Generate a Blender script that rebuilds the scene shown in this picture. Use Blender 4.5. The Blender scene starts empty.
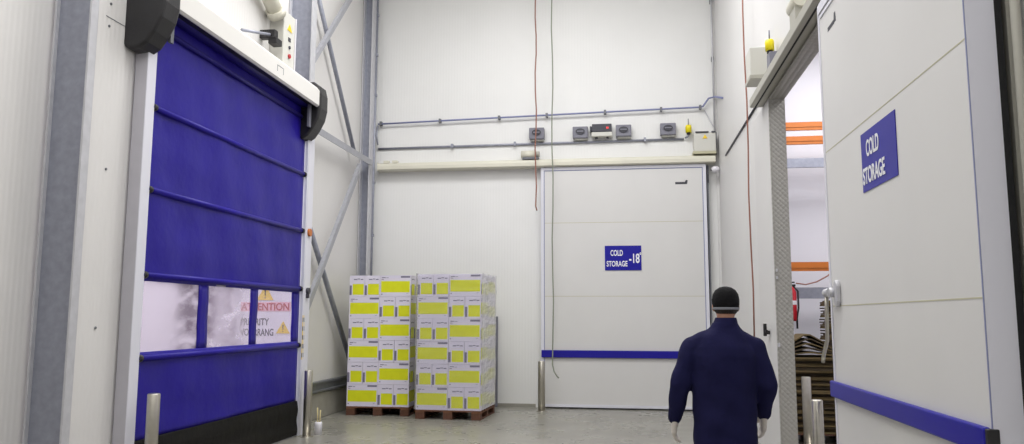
import bpy, bmesh, math, random
from mathutils import Vector, Matrix
random.seed(7)
PI = math.pi
S = bpy.context.scene
COL = S.collection

# ------------------------------------------------------------------ materials
def lin(c):
    f = lambda v: (v / 12.92) if v <= .04045 else ((v + .055) / 1.055) ** 2.4
    return (f(c[0] / 255), f(c[1] / 255), f(c[2] / 255), 1)

def mat(name, rgb, rough=.5, metal=0., noise=0., nscale=8., bump=0., bscale=60., spec=.5, emit=None):
    m = bpy.data.materials.new(name); m.use_nodes = True
    nt = m.node_tree; b = nt.nodes['Principled BSDF']
    c = lin(rgb)
    b.inputs['Base Color'].default_value = c
    b.inputs['Roughness'].default_value = rough
    b.inputs['Metallic'].default_value = metal
    b.inputs['Specular IOR Level'].default_value = spec
    tc = nt.nodes.new('ShaderNodeTexCoord')
    if noise:
        n = nt.nodes.new('ShaderNodeTexNoise'); n.inputs['Scale'].default_value = nscale
        n.inputs['Detail'].default_value = 6
        nt.links.new(tc.outputs['Object'], n.inputs['Vector'])
        r = nt.nodes.new('ShaderNodeValToRGB')
        r.color_ramp.elements[0].position = .3; r.color_ramp.elements[1].position = .7
        r.color_ramp.elements[0].color = tuple(v * (1 - noise) for v in c[:3]) + (1,)
        r.color_ramp.elements[1].color = tuple(min(1, v * (1 + noise)) for v in c[:3]) + (1,)
        nt.links.new(n.outputs['Fac'], r.inputs['Fac'])
        nt.links.new(r.outputs['Color'], b.inputs['Base Color'])
    if bump:
        n2 = nt.nodes.new('ShaderNodeTexNoise'); n2.inputs['Scale'].default_value = bscale
        n2.inputs['Detail'].default_value = 4
        nt.links.new(tc.outputs['Object'], n2.inputs['Vector'])
        bp = nt.nodes.new('ShaderNodeBump'); bp.inputs['Strength'].default_value = bump
        bp.inputs['Distance'].default_value = .02
        nt.links.new(n2.outputs['Fac'], bp.inputs['Height'])
        nt.links.new(bp.outputs['Normal'], b.inputs['Normal'])
    if emit:
        b.inputs['Emission Color'].default_value = c
        b.inputs['Emission Strength'].default_value = emit
    return m

def ribbed(name, rgb, axis, pitch=.05, strength=.35, joint=1.1):
    """micro-ribbed insulated wall panel with a fine joint every 1.1 m"""
    m = mat(name, rgb, .45, noise=.03, nscale=.6)
    nt = m.node_tree; b = nt.nodes['Principled BSDF']
    tc = nt.nodes.new('ShaderNodeTexCoord')
    sp = nt.nodes.new('ShaderNodeSeparateXYZ')
    nt.links.new(tc.outputs['Object'], sp.inputs[0])
    def math_(op, a, bb=None):
        n = nt.nodes.new('ShaderNodeMath'); n.operation = op
        if hasattr(a, 'links'): nt.links.new(a, n.inputs[0])
        else: n.inputs[0].default_value = a
        if bb is not None:
            if hasattr(bb, 'links'): nt.links.new(bb, n.inputs[1])
            else: n.inputs[1].default_value = bb
        return n.outputs[0]
    co = sp.outputs[axis]
    s = math_('SINE', math_('MULTIPLY', co, 2 * PI / pitch))
    s = math_('MULTIPLY', s, .5)
    fr = math_('FRACT', math_('DIVIDE', co, joint))
    j = math_('LESS_THAN', fr, .006)
    h = math_('SUBTRACT', s, math_('MULTIPLY', j, 3.))
    bp = nt.nodes.new('ShaderNodeBump'); bp.inputs['Strength'].default_value = strength
    bp.inputs['Distance'].default_value = .004
    nt.links.new(h, bp.inputs['Height'])
    nt.links.new(bp.outputs['Normal'], b.inputs['Normal'])
    return m

M = {}
M['wallx'] = ribbed('ribbed_panel_back', (230, 230, 229), 'X', .055, .18)
M['wally'] = ribbed('ribbed_panel_side', (221, 219, 217), 'Y', .06, .35)
M['white'] = mat('white_coated_panel', (216, 215, 214), .4, noise=.02, nscale=1.5)
M['trimw'] = mat('white_profile', (222, 222, 232), .35)
M['cream'] = mat('cream_cover', (214, 211, 196), .4, noise=.03, nscale=3)
M['rollw'] = mat('roller_cover_white', (226, 224, 220), .35)
M['galv'] = mat('galvanised_steel', (150, 153, 166), .5, .35, noise=.10, nscale=14)
M['galvl'] = mat('light_galvanised_steel', (200, 200, 205), .45, .3, noise=.06, nscale=10)
M['brace'] = mat('brace_steel', (168, 169, 176), .5, .3, noise=.06, nscale=10)
M['galvd'] = mat('dark_galvanised_steel', (110, 112, 118), .5, .4, noise=.1, nscale=10)
M['alu'] = mat('aluminium_post', (190, 188, 196), .4, .25, noise=.03, nscale=6)
M['rail'] = mat('rail_grey', (176, 174, 164), .45, .1)
M['blue'] = mat('blue_vinyl', (34, 22, 138), .42, noise=.10, nscale=2.2, bump=.35, bscale=5, spec=.25)
M['bluebar'] = mat('blue_rib_pocket', (32, 24, 116), .4, spec=.25)
M['signblue'] = mat('sign_blue', (26, 22, 150), .4, spec=.3)
M['bumper'] = mat('blue_bumper', (28, 22, 146), .4, noise=.04, nscale=5, spec=.3)
M['bluepipe'] = mat('blue_conduit', (128, 134, 172), .4)
M['black'] = mat('black_plastic', (30, 29, 32), .45, noise=.15, nscale=12, bump=.1)
M['rubber'] = mat('black_rubber_skirt', (17, 16, 16), .55, bump=.4, bscale=7, spec=.2)
M['dark'] = mat('dark_slot', (22, 22, 24), .7)
M['wtext'] = mat('white_lettering', (238, 238, 242), .5)
M['seam'] = mat('sealant_seam', (190, 186, 158), .6)
M['steel'] = mat('brushed_stainless', (190, 186, 176), .28, .9, noise=.05, nscale=20)
M['boxgrey'] = mat('grey_switch_housing', (122, 122, 134), .5)
M['boxdark'] = mat('dark_button', (58, 58, 68), .5)
M['boxl'] = mat('pale_enclosure', (206, 205, 198), .45)
M['red'] = mat('red_lacquer', (178, 26, 40), .35)
M['redled'] = mat('red_indicator', (230, 60, 60), .4, emit=.4)
M['yellow'] = mat('beacon_yellow', (240, 222, 20), .4)
M['warn'] = mat('warning_yellow', (236, 200, 40), .5)
M['orange'] = mat('orange_beam', (190, 108, 36), .45, noise=.05)
M['ropered'] = mat('red_brown_cord', (150, 104, 90), .7)
M['ropegrey'] = mat('grey_green_cord', (136, 142, 126), .7)
M['wood'] = mat('pallet_wood', (112, 74, 52), .8, noise=.25, nscale=9)
M['woodd'] = mat('pallet_wood_dark', (92, 60, 44), .8, noise=.25, nscale=9)
M['carton'] = mat('white_carton', (224, 219, 236), .55)
M['cyel'] = mat('carton_yellow_print', (222, 226, 20), .55, noise=.04, nscale=8)
M['cgrey'] = mat('carton_grey_print', (122, 118, 140), .6)
M['card'] = mat('brown_cardboard', (104, 88, 56), .8, noise=.2, nscale=7)
M['cardd'] = mat('old_cardboard', (70, 58, 40), .8, noise=.25, nscale=7)
M['skin'] = mat('skin', (176, 128, 104), .5, noise=.05, nscale=20)
M['navy'] = mat('navy_cotton', (24, 24, 62), .9, noise=.12, nscale=7, bump=.5, bscale=9, spec=.2)
M['cap'] = mat('black_knit', (20, 20, 22), .9, bump=.4, bscale=60, spec=.2)
M['band'] = mat('grey_elastic', (132, 134, 142), .7)
M['hair'] = mat('dark_hair', (40, 32, 28), .8, bump=.5, bscale=80)
M['glove'] = mat('white_glove', (214, 206, 198), .7, bump=.2, bscale=40)
M['boot'] = mat('white_boot', (200, 200, 196), .5)
M['plinth'] = mat('concrete_plinth', (150, 147, 138), .7, noise=.12, nscale=5)
M['ceil'] = mat('ceiling_panel', (224, 223, 218), .6)
M['bottle'] = mat('white_plastic', (228, 226, 232), .35)
M['straw'] = mat('pale_wood_handle', (200, 186, 140), .6)
M['orangelens'] = mat('amber_lens', (190, 104, 30), .35)

# polished concrete floor
fm = mat('concrete_floor', (140, 138, 130), .30, noise=.14, nscale=1.3)
M['floor'] = fm
nt = fm.node_tree
tc = nt.nodes.new('ShaderNodeTexCoord')
nr = nt.nodes.new('ShaderNodeTexNoise'); nr.inputs['Scale'].default_value = 2.5; nr.inputs['Detail'].default_value = 5
nt.links.new(tc.outputs['Object'], nr.inputs['Vector'])
mr = nt.nodes.new('ShaderNodeMapRange'); mr.inputs['To Min'].default_value = .16; mr.inputs['To Max'].default_value = .42
nt.links.new(nr.outputs['Fac'], mr.inputs['Value'])
nt.links.new(mr.outputs['Result'], nt.nodes['Principled BSDF'].inputs['Roughness'])

# checker plate for the door jamb
cm = mat('checker_plate', (168, 166, 160), .4, .35)
M['checker'] = cm
nt = cm.node_tree
tc = nt.nodes.new('ShaderNodeTexCoord')
mp = nt.nodes.new('ShaderNodeMapping'); mp.inputs['Rotation'].default_value = (0, PI / 4, 0); mp.inputs['Scale'].default_value = (26, 26, 26)
ck = nt.nodes.new('ShaderNodeTexVoronoi'); ck.inputs['Scale'].default_value = 1.0
ck.inputs['Randomness'].default_value = .1
nt.links.new(tc.outputs['Object'], mp.inputs['Vector']); nt.links.new(mp.outputs['Vector'], ck.inputs['Vector'])
bp = nt.nodes.new('ShaderNodeBump'); bp.inputs['Strength'].default_value = .8; bp.inputs['Distance'].default_value = .01; bp.invert = True
nt.links.new(ck.outputs['Distance'], bp.inputs['Height'])
nt.links.new(bp.outputs['Normal'], nt.nodes['Principled BSDF'].inputs['Normal'])

# scuffed clear vinyl window
def vinyl(name, seed, amount, bands):
    """clear PVC, milky in places; bands = (position along the pane, stain strength)"""
    m = bpy.data.materials.new(name); m.use_nodes = True
    nt = m.node_tree; nt.nodes.clear(); N = nt.nodes.new; K = nt.links.new
    out = N('ShaderNodeOutputMaterial')
    tr = N('ShaderNodeBsdfTransparent'); tr.inputs[0].default_value = (.98, .96, 1, 1)
    pr = N('ShaderNodeBsdfPrincipled'); pr.inputs['Roughness'].default_value = .25
    mx = N('ShaderNodeMixShader'); tc = N('ShaderNodeTexCoord'); sp = N('ShaderNodeSeparateXYZ')
    K(tc.outputs['Generated'], sp.inputs[0])
    br = N('ShaderNodeValToRGB'); br.color_ramp.interpolation = 'B_SPLINE'
    els = br.color_ramp.elements
    while len(els) < len(bands): els.new(.5)
    for e, (p, v) in zip(els, bands): e.position = p; e.color = (v, v, v, 1)
    K(sp.outputs[1], br.inputs['Fac'])
    mp = N('ShaderNodeMapping'); mp.inputs['Location'].default_value = (seed, seed * .7, seed * 1.3); mp.inputs['Scale'].default_value = (1, 1.2, 3.2)
    n = N('ShaderNodeTexNoise'); n.inputs['Scale'].default_value = 2.2; n.inputs['Detail'].default_value = 7; n.inputs['Roughness'].default_value = .62
    K(tc.outputs['Object'], mp.inputs['Vector']); K(mp.outputs['Vector'], n.inputs['Vector'])
    mr = N('ShaderNodeMapRange'); mr.inputs['From Min'].default_value = .32; mr.inputs['From Max'].default_value = .58
    K(n.outputs['Fac'], mr.inputs['Value'])
    ml = N('ShaderNodeMath'); ml.operation = 'MULTIPLY'; K(br.outputs['Color'], ml.inputs[0]); K(mr.outputs['Result'], ml.inputs[1])
    cr = N('ShaderNodeValToRGB'); e = cr.color_ramp.elements
    e[0].position = 0; e[0].color = lin((238, 230, 244)); e[1].position = 1; e[1].color = lin((120, 100, 128))
    K(ml.outputs[0], cr.inputs['Fac']); K(cr.outputs['Color'], pr.inputs['Base Color'])
    ad = N('ShaderNodeMath'); ad.operation = 'MULTIPLY_ADD'; ad.inputs[1].default_value = .45; ad.inputs[2].default_value = amount; ad.use_clamp = True
    K(ml.outputs[0], ad.inputs[0]); K(ad.outputs[0], mx.inputs[0])
    K(tr.outputs[0], mx.inputs[1]); K(pr.outputs[0], mx.inputs[2]); K(mx.outputs[0], out.inputs[0])
    return m
M['vinyl1'] = vinyl('scuffed_vinyl_a', 3.1, .40, ((.0, 0.), (.50, .05), (.68, .75), (.86, .9), (1., .75)))
M['vinyl2'] = vinyl('scuffed_vinyl_b', 7.9, .26, ((.0, .9), (.14, .8), (.30, .3), (.55, .8), (.75, .35), (1., .0)))
M['vinyl3'] = vinyl('scuffed_vinyl_c', 1.2, .14, ((.0, .15), (1., .0)))

# stretch film
m = bpy.data.materials.new('stretch_film'); m.use_nodes = True; M['film'] = m
nt = m.node_tree; nt.nodes.clear()
out = nt.nodes.new('ShaderNodeOutputMaterial')
tr = nt.nodes.new('ShaderNodeBsdfTransparent')
gl = nt.nodes.new('ShaderNodeBsdfPrincipled'); gl.inputs['Base Color'].default_value = (.82, .82, .86, 1); gl.inputs['Roughness'].default_value = .18
tc = nt.nodes.new('ShaderNodeTexCoord')
mp = nt.nodes.new('ShaderNodeMapping'); mp.inputs['Rotation'].default_value = (0, .6, 0); mp.inputs['Scale'].default_value = (1.2, 3, 9)
n = nt.nodes.new('ShaderNodeTexNoise'); n.inputs['Scale'].default_value = 1.5; n.inputs['Detail'].default_value = 5
nt.links.new(tc.outputs['Object'], mp.inputs['Vector']); nt.links.new(mp.outputs['Vector'], n.inputs['Vector'])
bp = nt.nodes.new('ShaderNodeBump'); bp.inputs['Strength'].default_value = .8; bp.inputs['Distance'].default_value = .06
nt.links.new(n.outputs['Fac'], bp.inputs['Height']); nt.links.new(bp.outputs['Normal'], gl.inputs['Normal'])
lw = nt.nodes.new('ShaderNodeLayerWeight'); lw.inputs['Blend'].default_value = .42
mr = nt.nodes.new('ShaderNodeMapRange'); mr.inputs['To Min'].default_value = .05; mr.inputs['To Max'].default_value = .75
nt.links.new(lw.outputs['Facing'], mr.inputs['Value'])
mx = nt.nodes.new('ShaderNodeMixShader')
nt.links.new(mr.outputs['Result'], mx.inputs[0]); nt.links.new(tr.outputs[0], mx.inputs[1]); nt.links.new(gl.outputs[0], mx.inputs[2])
nt.links.new(mx.outputs[0], out.inputs[0])

# ------------------------------------------------------------------ mesh helpers
class G:
    def __init__(s): s.bm = bmesh.new(); s.mi = 0
    def _set(s, faces):
        for f in faces: f.material_index = s.mi
    def box(s, x0, x1, y0, y1, z0, z1, rot=None, piv=None):
        v = [s.bm.verts.new(p) for p in ((x0, y0, z0), (x1, y0, z0), (x1, y1, z0), (x0, y1, z0), (x0, y0, z1), (x1, y0, z1), (x1, y1, z1), (x0, y1, z1))]
        if rot is not None:
            c = Vector(piv) if piv else Vector(((x0 + x1) / 2, (y0 + y1) / 2, (z0 + z1) / 2))
            for q in v: q.co = rot @ (q.co - c) + c
        s._set([s.bm.faces.new([v[i] for i in q]) for q in ((0, 3, 2, 1), (4, 5, 6, 7), (0, 1, 5, 4), (1, 2, 6, 5), (2, 3, 7, 6), (3, 0, 4, 7))])
        return s
    def quad(s, *p):
        s._set([s.bm.faces.new([s.bm.verts.new(q) for q in p])]); return s
    def tube(s, pts, r, seg=10, caps=True, radii=None):
        pts = [Vector(p) for p in pts]; rings = []
        up = None
        for i, p in enumerate(pts):
            d = (pts[min(i + 1, len(pts) - 1)] - pts[max(i - 1, 0)]).normalized()
            if up is None:
                up = d.orthogonal().normalized()
            else:
                up = (up - d * up.dot(d)).normalized()
            w = d.cross(up); rr = radii[i] if radii else r
            rings.append([s.bm.verts.new(p + (up * math.cos(a) + w * math.sin(a)) * rr) for a in [2 * PI * k / seg for k in range(seg)]])
        fs = []
        for a, b in zip(rings, rings[1:]):
            for k in range(seg):
                f = s.bm.faces.new((a[k], a[(k + 1) % seg], b[(k + 1) % seg], b[k])); f.smooth = True; fs.append(f)
        if caps:
            fs.append(s.bm.faces.new(rings[0][::-1])); fs.append(s.bm.faces.new(rings[-1]))
        s._set(fs); return s
    def cyl(s, p, q, r, seg=20): return s.tube([p, q], r, seg)
    def prism(s, prof, axis, a, b):
        """closed profile of 2-D points swept along an axis: 'X' -> (y,z), 'Y' -> (x,z), 'Z' -> (x,y)"""
        def P(u, v, t): return {'X': (t, u, v), 'Y': (u, t, v), 'Z': (u, v, t)}[axis]
        A = [s.bm.verts.new(P(u, v, a)) for u, v in prof]; B = [s.bm.verts.new(P(u, v, b)) for u, v in prof]
        n = len(prof); fs = [s.bm.faces.new((A[i], A[(i + 1) % n], B[(i + 1) % n], B[i])) for i in range(n)]
        fs += [s.bm.faces.new(A[::-1]), s.bm.faces.new(B)]
        s._set(fs); return s
    def ball(s, c, rx, ry=None, rz=None, seg=16, rings=10):
        ry = ry or rx; rz = rz or rx
        r = bmesh.ops.create_uvsphere(s.bm, u_segments=seg, v_segments=rings, radius=1)
        fs = set()
        for v in r['verts']:
            v.co = Vector((v.co.x * rx + c[0], v.co.y * ry + c[1], v.co.z * rz + c[2]))
            fs |= set(v.link_faces)
        for f in fs: f.smooth = True
        s._set(fs); return s
    def build(s, name, mats, parent=None, bevel=0, seg=2):
        bmesh.ops.recalc_face_normals(s.bm, faces=s.bm.faces)
        if not isinstance(mats, (list, tuple)): mats = [mats]
        me = bpy.data.meshes.new(name)
        vs = [v.co for v in s.bm.verts]
        lo = Vector((min(v.x for v in vs), min(v.y for v in vs), min(v.z for v in vs)))
        hi = Vector((max(v.x for v in vs), max(v.y for v in vs), max(v.z for v in vs)))
        org = Vector(((lo.x + hi.x) / 2, (lo.y + hi.y) / 2, lo.z))
        for v in s.bm.verts: v.co -= org
        s.bm.to_mesh(me); s.bm.free()
        for m_ in mats: me.materials.append(M[m_] if isinstance(m_, str) else m_)
        o = bpy.data.objects.new(name, me); COL.objects.link(o)
        if parent is not None:
            o.parent = parent; o.location = org - wpos(parent)
        else:
            o.location = org
        if bevel:
            b = o.modifiers.new('bevel', 'BEVEL'); b.width = bevel; b.segments = seg; b.limit_method = 'ANGLE'; b.angle_limit = .7
        return o

def wpos(o):
    p = Vector(o.location)
    while o.parent is not None:
        o = o.parent; p += Vector(o.location)
    return p
def tag(o, label=None, cat=None, group=None, kind=None):
    if label: o['label'] = label
    if cat: o['category'] = cat
    if group: o['group'] = group
    if kind: o['kind'] = kind
    return o
def thing(name, loc, label, cat, group=None, kind=None):
    o = bpy.data.objects.new(name, None); COL.objects.link(o); o.location = loc; o.empty_display_size = .1
    return tag(o, label, cat, group, kind)
def clone(o, loc, label=None):
    c = o.copy(); COL.objects.link(c); c.location = loc
    if label: c['label'] = label
    for ch in o.children:
        d = ch.copy(); COL.objects.link(d); d.parent = c
        for g in ch.children:
            e = g.copy(); COL.objects.link(e); e.parent = d
    return c
def struct(o, label, cat): return tag(o, label, cat, None, 'structure')

def lettering(name, lines, material, parent):
    """lines: (text, centre(x,z), width, height); local plane x right, z up, facing -y. Returns list of (verts, faces)"""
    V, F = [], []
    for text, (cx, cz), w, h in lines:
        cu = bpy.data.curves.new('t', 'FONT'); cu.body = text; cu.extrude = .02; cu.offset = .022
        ob = bpy.data.objects.new('t', cu); COL.objects.link(ob)
        bpy.context.view_layer.update()
        dg = bpy.context.evaluated_depsgraph_get()
        me = bpy.data.meshes.new_from_object(ob.evaluated_get(dg))
        xs = [v.co.x for v in me.vertices]; ys = [v.co.y for v in me.vertices]
        x0, x1, y0, y1 = min(xs), max(xs), min(ys), max(ys)
        base = len(V)
        for v in me.vertices:
            V.append(((v.co.x - (x0 + x1) / 2) / (x1 - x0) * w + cx, -.0015 - v.co.z * .04, (v.co.y - (y0 + y1) / 2) / (y1 - y0) * h + cz))
        for p in me.polygons: F.append([base + i for i in p.vertices])
        bpy.data.objects.remove(ob); bpy.data.curves.remove(cu); bpy.data.meshes.remove(me)
    me = bpy.data.meshes.new(name); me.from_pydata(V, [], F); me.materials.append(M[material])
    o = bpy.data.objects.new(name, me); COL.objects.link(o); o.parent = parent
    return o

# ------------------------------------------------------------------ the setting
XB, YB, ZC = -4.90, 14.344, 8.6      # left cladding, back wall, ceiling
XR = 1.70                            # right wall face
g = G(); g.box(-9.2, 7, -4, 15, -.2, 0)
struct(g.build('floor', 'floor'), 'smooth grey concrete floor of the loading hall', 'floor')
g = G(); g.box(-9.2, 7, -4, 15, ZC, ZC + .15)
struct(g.build('ceiling', 'ceil'), 'white panelled ceiling high above the hall', 'ceiling')
g = G(); g.box(XB, 7, YB, YB + .15, 0, ZC)
struct(g.build('wall_back', 'wallx'), 'tall white ribbed back wall behind the stacked cartons', 'wall')
g = G(); g.box(-9.2, 7, -4.15, -4, 0, ZC)
struct(g.build('wall_front', 'wallx'), 'white ribbed wall closing the hall behind the viewer', 'wall')
g = G()
g.box(XB - .15, XB, -4, 6.0, 0, ZC)
g.box(XB - .15, XB, 10.55, YB, 0, ZC)
g.box(XB - .15, XB, 6.0, 10.55, 4.9, ZC)
struct(g.build('wall_left', 'wally'), 'white ribbed cladding behind the steel columns on the left', 'wall')
g = G()
g.box(-4.66, -4.56, 6.07, 6.68, 0, ZC)
g.box(-4.66, -4.56, 6.68, 9.72, 4.45, ZC)
w = struct(g.build('wall_door_surround', 'wally'), 'white panel wall around and above the blue roller door', 'wall')
# infill panel joint and screws beside the door
g = G()
g.box(-4.562, -4.557, 6.17, 6.45, 4.268, 4.274)
for (y, z) in ((6.22, 4.40), (6.215, 4.19), (6.30, 2.9), (6.30, 1.5)):
    g.cyl((-4.562, y, z), (-4.552, y, z), .012, 10)
g.build('screw_line', 'galvd', w)
# right wall with the doorway  y 6.25 .. 8.8
g = G()
g.box(XR, XR + .05, -4, 6.2, 0, ZC)
g.box(XR, XR + .05, 8.82, YB, 0, ZC)
g.box(XR, XR + .05, 6.2, 8.82, 4.03, ZC)
struct(g.build('wall_right', mat('right_wall_panel', (222, 221, 220), .42, noise=.02, nscale=1)), 'smooth white wall panel on the right beside the cold store', 'wall')
# doorway casing and checker plate lining
g = G(); g.box(1.62, XR, 8.82, 9.95, 0, 4.05)
struct(g.build('trim_1', 'white', bevel=.01), 'white raised casing board left of the cold store doorway', 'trim')
g = G(); g.box(1.615, 1.775, 8.79, 8.82, 0, 4.03); g.box(1.605, 1.617, 8.79, 8.84, 0, 4.03)
t = struct(g.build('trim_2', 'checker'), 'patterned steel plate jamb of the cold store doorway', 'trim')
g = G(); g.box(1.612, 1.628, 8.76, 8.79, 2.10, 2.13); g.box(1.612, 1.628, 8.765, 8.79, 2.02, 2.05); g.box(1.60, 1.625, 8.765, 8.79, 1.30, 1.34)
g.build('jamb_fitting', 'galvl', t)
g = G(); g.box(1.615, 1.775, 6.2, 8.79, 4.01, 4.03)
struct(g.build('trim_3', 'checker'), 'steel plate lining over the cold store doorway', 'trim')
g = G(); g.box(1.585, 1.621, 9.30, 9.36, 1.42, 1.46); g.box(1.55, 1.585, 9.30, 9.34, 1.40, 1.54); g.box(1.56, 1.59, 9.25, 9.40, 1.44, 1.47)
tag(g.build('door_latch', 'black', bevel=.004), 'small black latch on the white casing beside the doorway', 'latch')
# passage beyond the blue door
g = G(); g.box(-9.2, -4.62, 10.49, 10.54, 0, 4.9)
struct(g.build('wall_passage_end', mat('passage_wall', (228, 224, 230), .5)), 'pale wall at the end of the passage beyond the blue door', 'wall')
g = G(); g.box(-9.2, -9.1, 5.4, 10.49, 0, 4.9); g.box(-9.1, XB - .16, 5.4, 5.5, 0, 4.9)
struct(g.build('wall_passage_side', M['wally']), 'pale side wall of the passage beyond the blue door', 'wall')
g = G(); g.box(-9.2, XB - .16, 5.4, 10.54, 4.9, 5.0)
struct(g.build('ceiling_passage', 'ceil'), 'low ceiling of the passage beyond the blue door', 'ceiling')
# cold room shell
cw = mat('cold_room_wall', (226, 225, 232), .5)
g = G(); g.box(XR + .05, 7, 12.95, 13.05, 0, 6.2)
struct(g.build('wall_cold_room_end', cw), 'white end wall inside the cold room', 'wall')
g = G(); g.box(6.9, 7, 2, 12.95, 0, 6.2); g.box(XR + .05, 6.9, 1.9, 2, 0, 6.2)
struct(g.build('wall_cold_room_side', cw), 'white far side wall inside the cold room', 'wall')
g = G(); g.box(XR + .05, 7, 1.9, 13.05, 6.2, 6.3)
struct(g.build('ceiling_cold_room', 'ceil'), 'white ceiling of the cold room', 'ceiling')
# plinth and steel channel along the left bay
g = G(); g.box(XB, -4.84, 10.82, YB, 0, .40)
struct(g.build('baseboard_left', 'plinth', bevel=.01), 'low concrete kerb under the cross bracing on the left', 'baseboard')
g = G(); g.prism([(XB, .40), (-4.84, .40), (-4.80, .42), (-4.80, .44), (-4.83, .45), (-4.83, .54), (-4.80, .55), (-4.80, .58), (XB, .58)], 'Y', 10.85, YB)
struct(g.build('trim_4', 'galvd'), 'grey steel channel lying on the concrete kerb', 'trim')
# corner strip at the back right
g = G(); g.box(1.66, XR, 14.29, YB, 0, ZC)
struct(g.build('trim_5', 'white'), 'narrow white corner strip where back and right walls meet', 'trim')
# skirting groove on the back wall foot
g = G(); g.box(-4.6, -1.62, YB - .02, YB, 0, .06)
struct(g.build('baseboard_back', 'plinth'), 'low grey foot strip along the back wall', 'baseboard')
# vertical guide strip on the right wall beside the slid-open door
g = G()
g.box(1.655, XR, 3.66, 3.70, 0, 5); g.box(1.67, XR, 3.58, 3.63, 0, 5); g.cyl((1.67, 3.50, 0), (1.67, 3.50, 5), .02)
struct(g.build('trim_6', 'rail'), 'pale vertical edge strips on the wall behind the open door', 'trim')

# ------------------------------------------------------------------ steel columns and bracing
def column(x0, x1, y, half, label):
    t = thing('steel_column', ((x0 + x1) / 2, y, 0), label, 'column', 'steel columns of the left wall')
    G().box(x0, x0 + .018, y - half, y + half, 0, ZC - .01).build('outer_flange', 'galvl', t)
    G().box(x0 + .018, x1 - .018, y - .006, y + .006, 0, ZC - .01).build('web', 'galv', t)
    G().box(x1 - .018, x1, y - half, y + half, 0, ZC - .01).build('inner_flange', 'galvl', t)
    G().box(x0 - .02 + .02, x1 + .02, y - half - .02, y + half + .02, 0, .02).build('base_plate', 'galvd', t)
    return t
column(-4.87, -4.52, 5.97, .045, 'tall grey steel column nearest on the left, before the blue door')
column(-4.89, -4.52, 10.72, .08, 'tall grey steel column just beyond the blue roller door')
t = column(-4.89, -4.70, 14.05, .12, 'grey steel column in the far left corner behind the cartons')
g = G(); g.cyl((-4.69, 14.16, .2), (-4.69, 14.16, 8.2), .022)
for z in (3.1, 4.1, 5.8, 6.6, 7.4): g.box(-4.72, -4.66, 14.13, 14.19, z, z + .05)
g.build('cable_pipe', 'galv', t)

def brace(label, p, q, w, d, m_='brace', name='diagonal_brace', grp='cross bracing of the left wall'):
    """L-angle bar between two points in the plane of the left wall"""
    p, q = Vector(p), Vector(q); L = (q - p).length; dr = (q - p).normalized()
    g = G()
    nx = Vector((1, 0, 0)); nz = nx.cross(dr).normalized()
    def pt(a, u, v): return p + dr * a + nz * u + nx * v
    for (u0, u1, v0, v1) in ((-w / 2, w / 2, 0, .012), (w / 2 - .012, w / 2, -d, 0)):
        v = [g.bm.verts.new(pt(a, u, vv)) for a in (0, L) for (u, vv) in ((u0, v0), (u1, v0), (u1, v1), (u0, v1))]
        for f in ((0, 1, 2, 3), (7, 6, 5, 4), (0, 4, 5, 1), (1, 5, 6, 2), (2, 6, 7, 3), (3, 7, 4, 0)):
            g.bm.faces.new([v[i] for i in f])
    o = g.build(name, m_)
    return tag(o, label, 'brace', grp)
XA = -4.66
brace('light steel brace rising right in the upper bay of the left wall', (XA, 10.86, 5.25), (XA, 13.9, 8.5), .08, .05)
o = G().tube([(XA - .12, 10.79, 7.43), (XA - .12, 13.30, 4.56)], .036, 14)
tag(o.build('diagonal_brace', 'galv'), 'dark round steel brace falling right in the upper bay, left wall', 'brace', 'cross bracing of the left wall')
brace('horizontal steel strut between the columns above the lower cross', (XA, 10.84, 4.46), (XA, 13.92, 4.46), .11, .07, 'brace', 'horizontal_strut')
brace('light steel brace climbing towards the corner in the lower bay', (XA, 10.84, 1.35), (XA, 13.35, 4.30), .10, .05)
o = G().tube([(XA - .13, 10.79, 3.66), (XA - .13, 13.6, .66)], .042, 14)
tag(o.build('diagonal_brace', 'galv'), 'dark round steel brace dropping behind the cartons in the lower bay', 'brace', 'cross bracing of the left wall')

# ------------------------------------------------------------------ door_1 : blue roller door
D1 = thing('door_1', (-4.45, 8.55, 0), 'blue vinyl roller door with three clear windows on the left wall', 'door', None, 'structure')
YN, YF, XC = 6.70, 10.36, -4.447
WZ0, WZ1 = 1.27, 1.93
panes = [(6.79, 7.76), (7.955, 8.93), (9.112, 10.12)]
# curtain : lightly rippled sheet with three openings
g = G(); bm = g.bm
def sheet(y0, y1, z0, z1, ny, nz, th=.006):
    def X(y, z):
        edge = min(1, (y - YN) * 4, (YF - y) * 4)
        return XC + edge * (.006 * math.sin(y * 3.1 + z * 2.3) + .004 * math.sin(y * 9 + z * 3.1) + .003 * math.sin(z * 14 + y))
    fr = [[bm.verts.new((X(y0 + (y1 - y0) * i / ny, z0 + (z1 - z0) * j / nz), y0 + (y1 - y0) * i / ny, z0 + (z1 - z0) * j / nz)) for j in range(nz + 1)] for i in range(ny + 1)]
    bk = [[bm.verts.new(v.co - Vector((th, 0, 0))) for v in r] for r in fr]
    for A, s_ in ((fr, 1), (bk, -1)):
        for i in range(ny):
            for j in range(nz):
                q = (A[i][j], A[i + 1][j], A[i + 1][j + 1], A[i][j + 1]); f = bm.faces.new(q if s_ > 0 else q[::-1]); f.smooth = True
    for i in range(ny):
        bm.faces.new((fr[i][0], bk[i][0], bk[i + 1][0], fr[i + 1][0])); bm.faces.new((fr[i][nz], fr[i + 1][nz], bk[i + 1][nz], bk[i][nz]))
    for j in range(nz):
        bm.faces.new((fr[0][j], fr[0][j + 1], bk[0][j + 1], bk[0][j])); bm.faces.new((fr[ny][j], bk[ny][j], bk[ny][j + 1], fr[ny][j + 1]))
sheet(YN, YF, .46, WZ0, 60, 16); sheet(YN, YF, WZ1, 4.62, 60, 48)
ys = [YN, panes[0][0], panes[0][1], panes[1][0], panes[1][1], panes[2][0], panes[2][1], YF]
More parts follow.
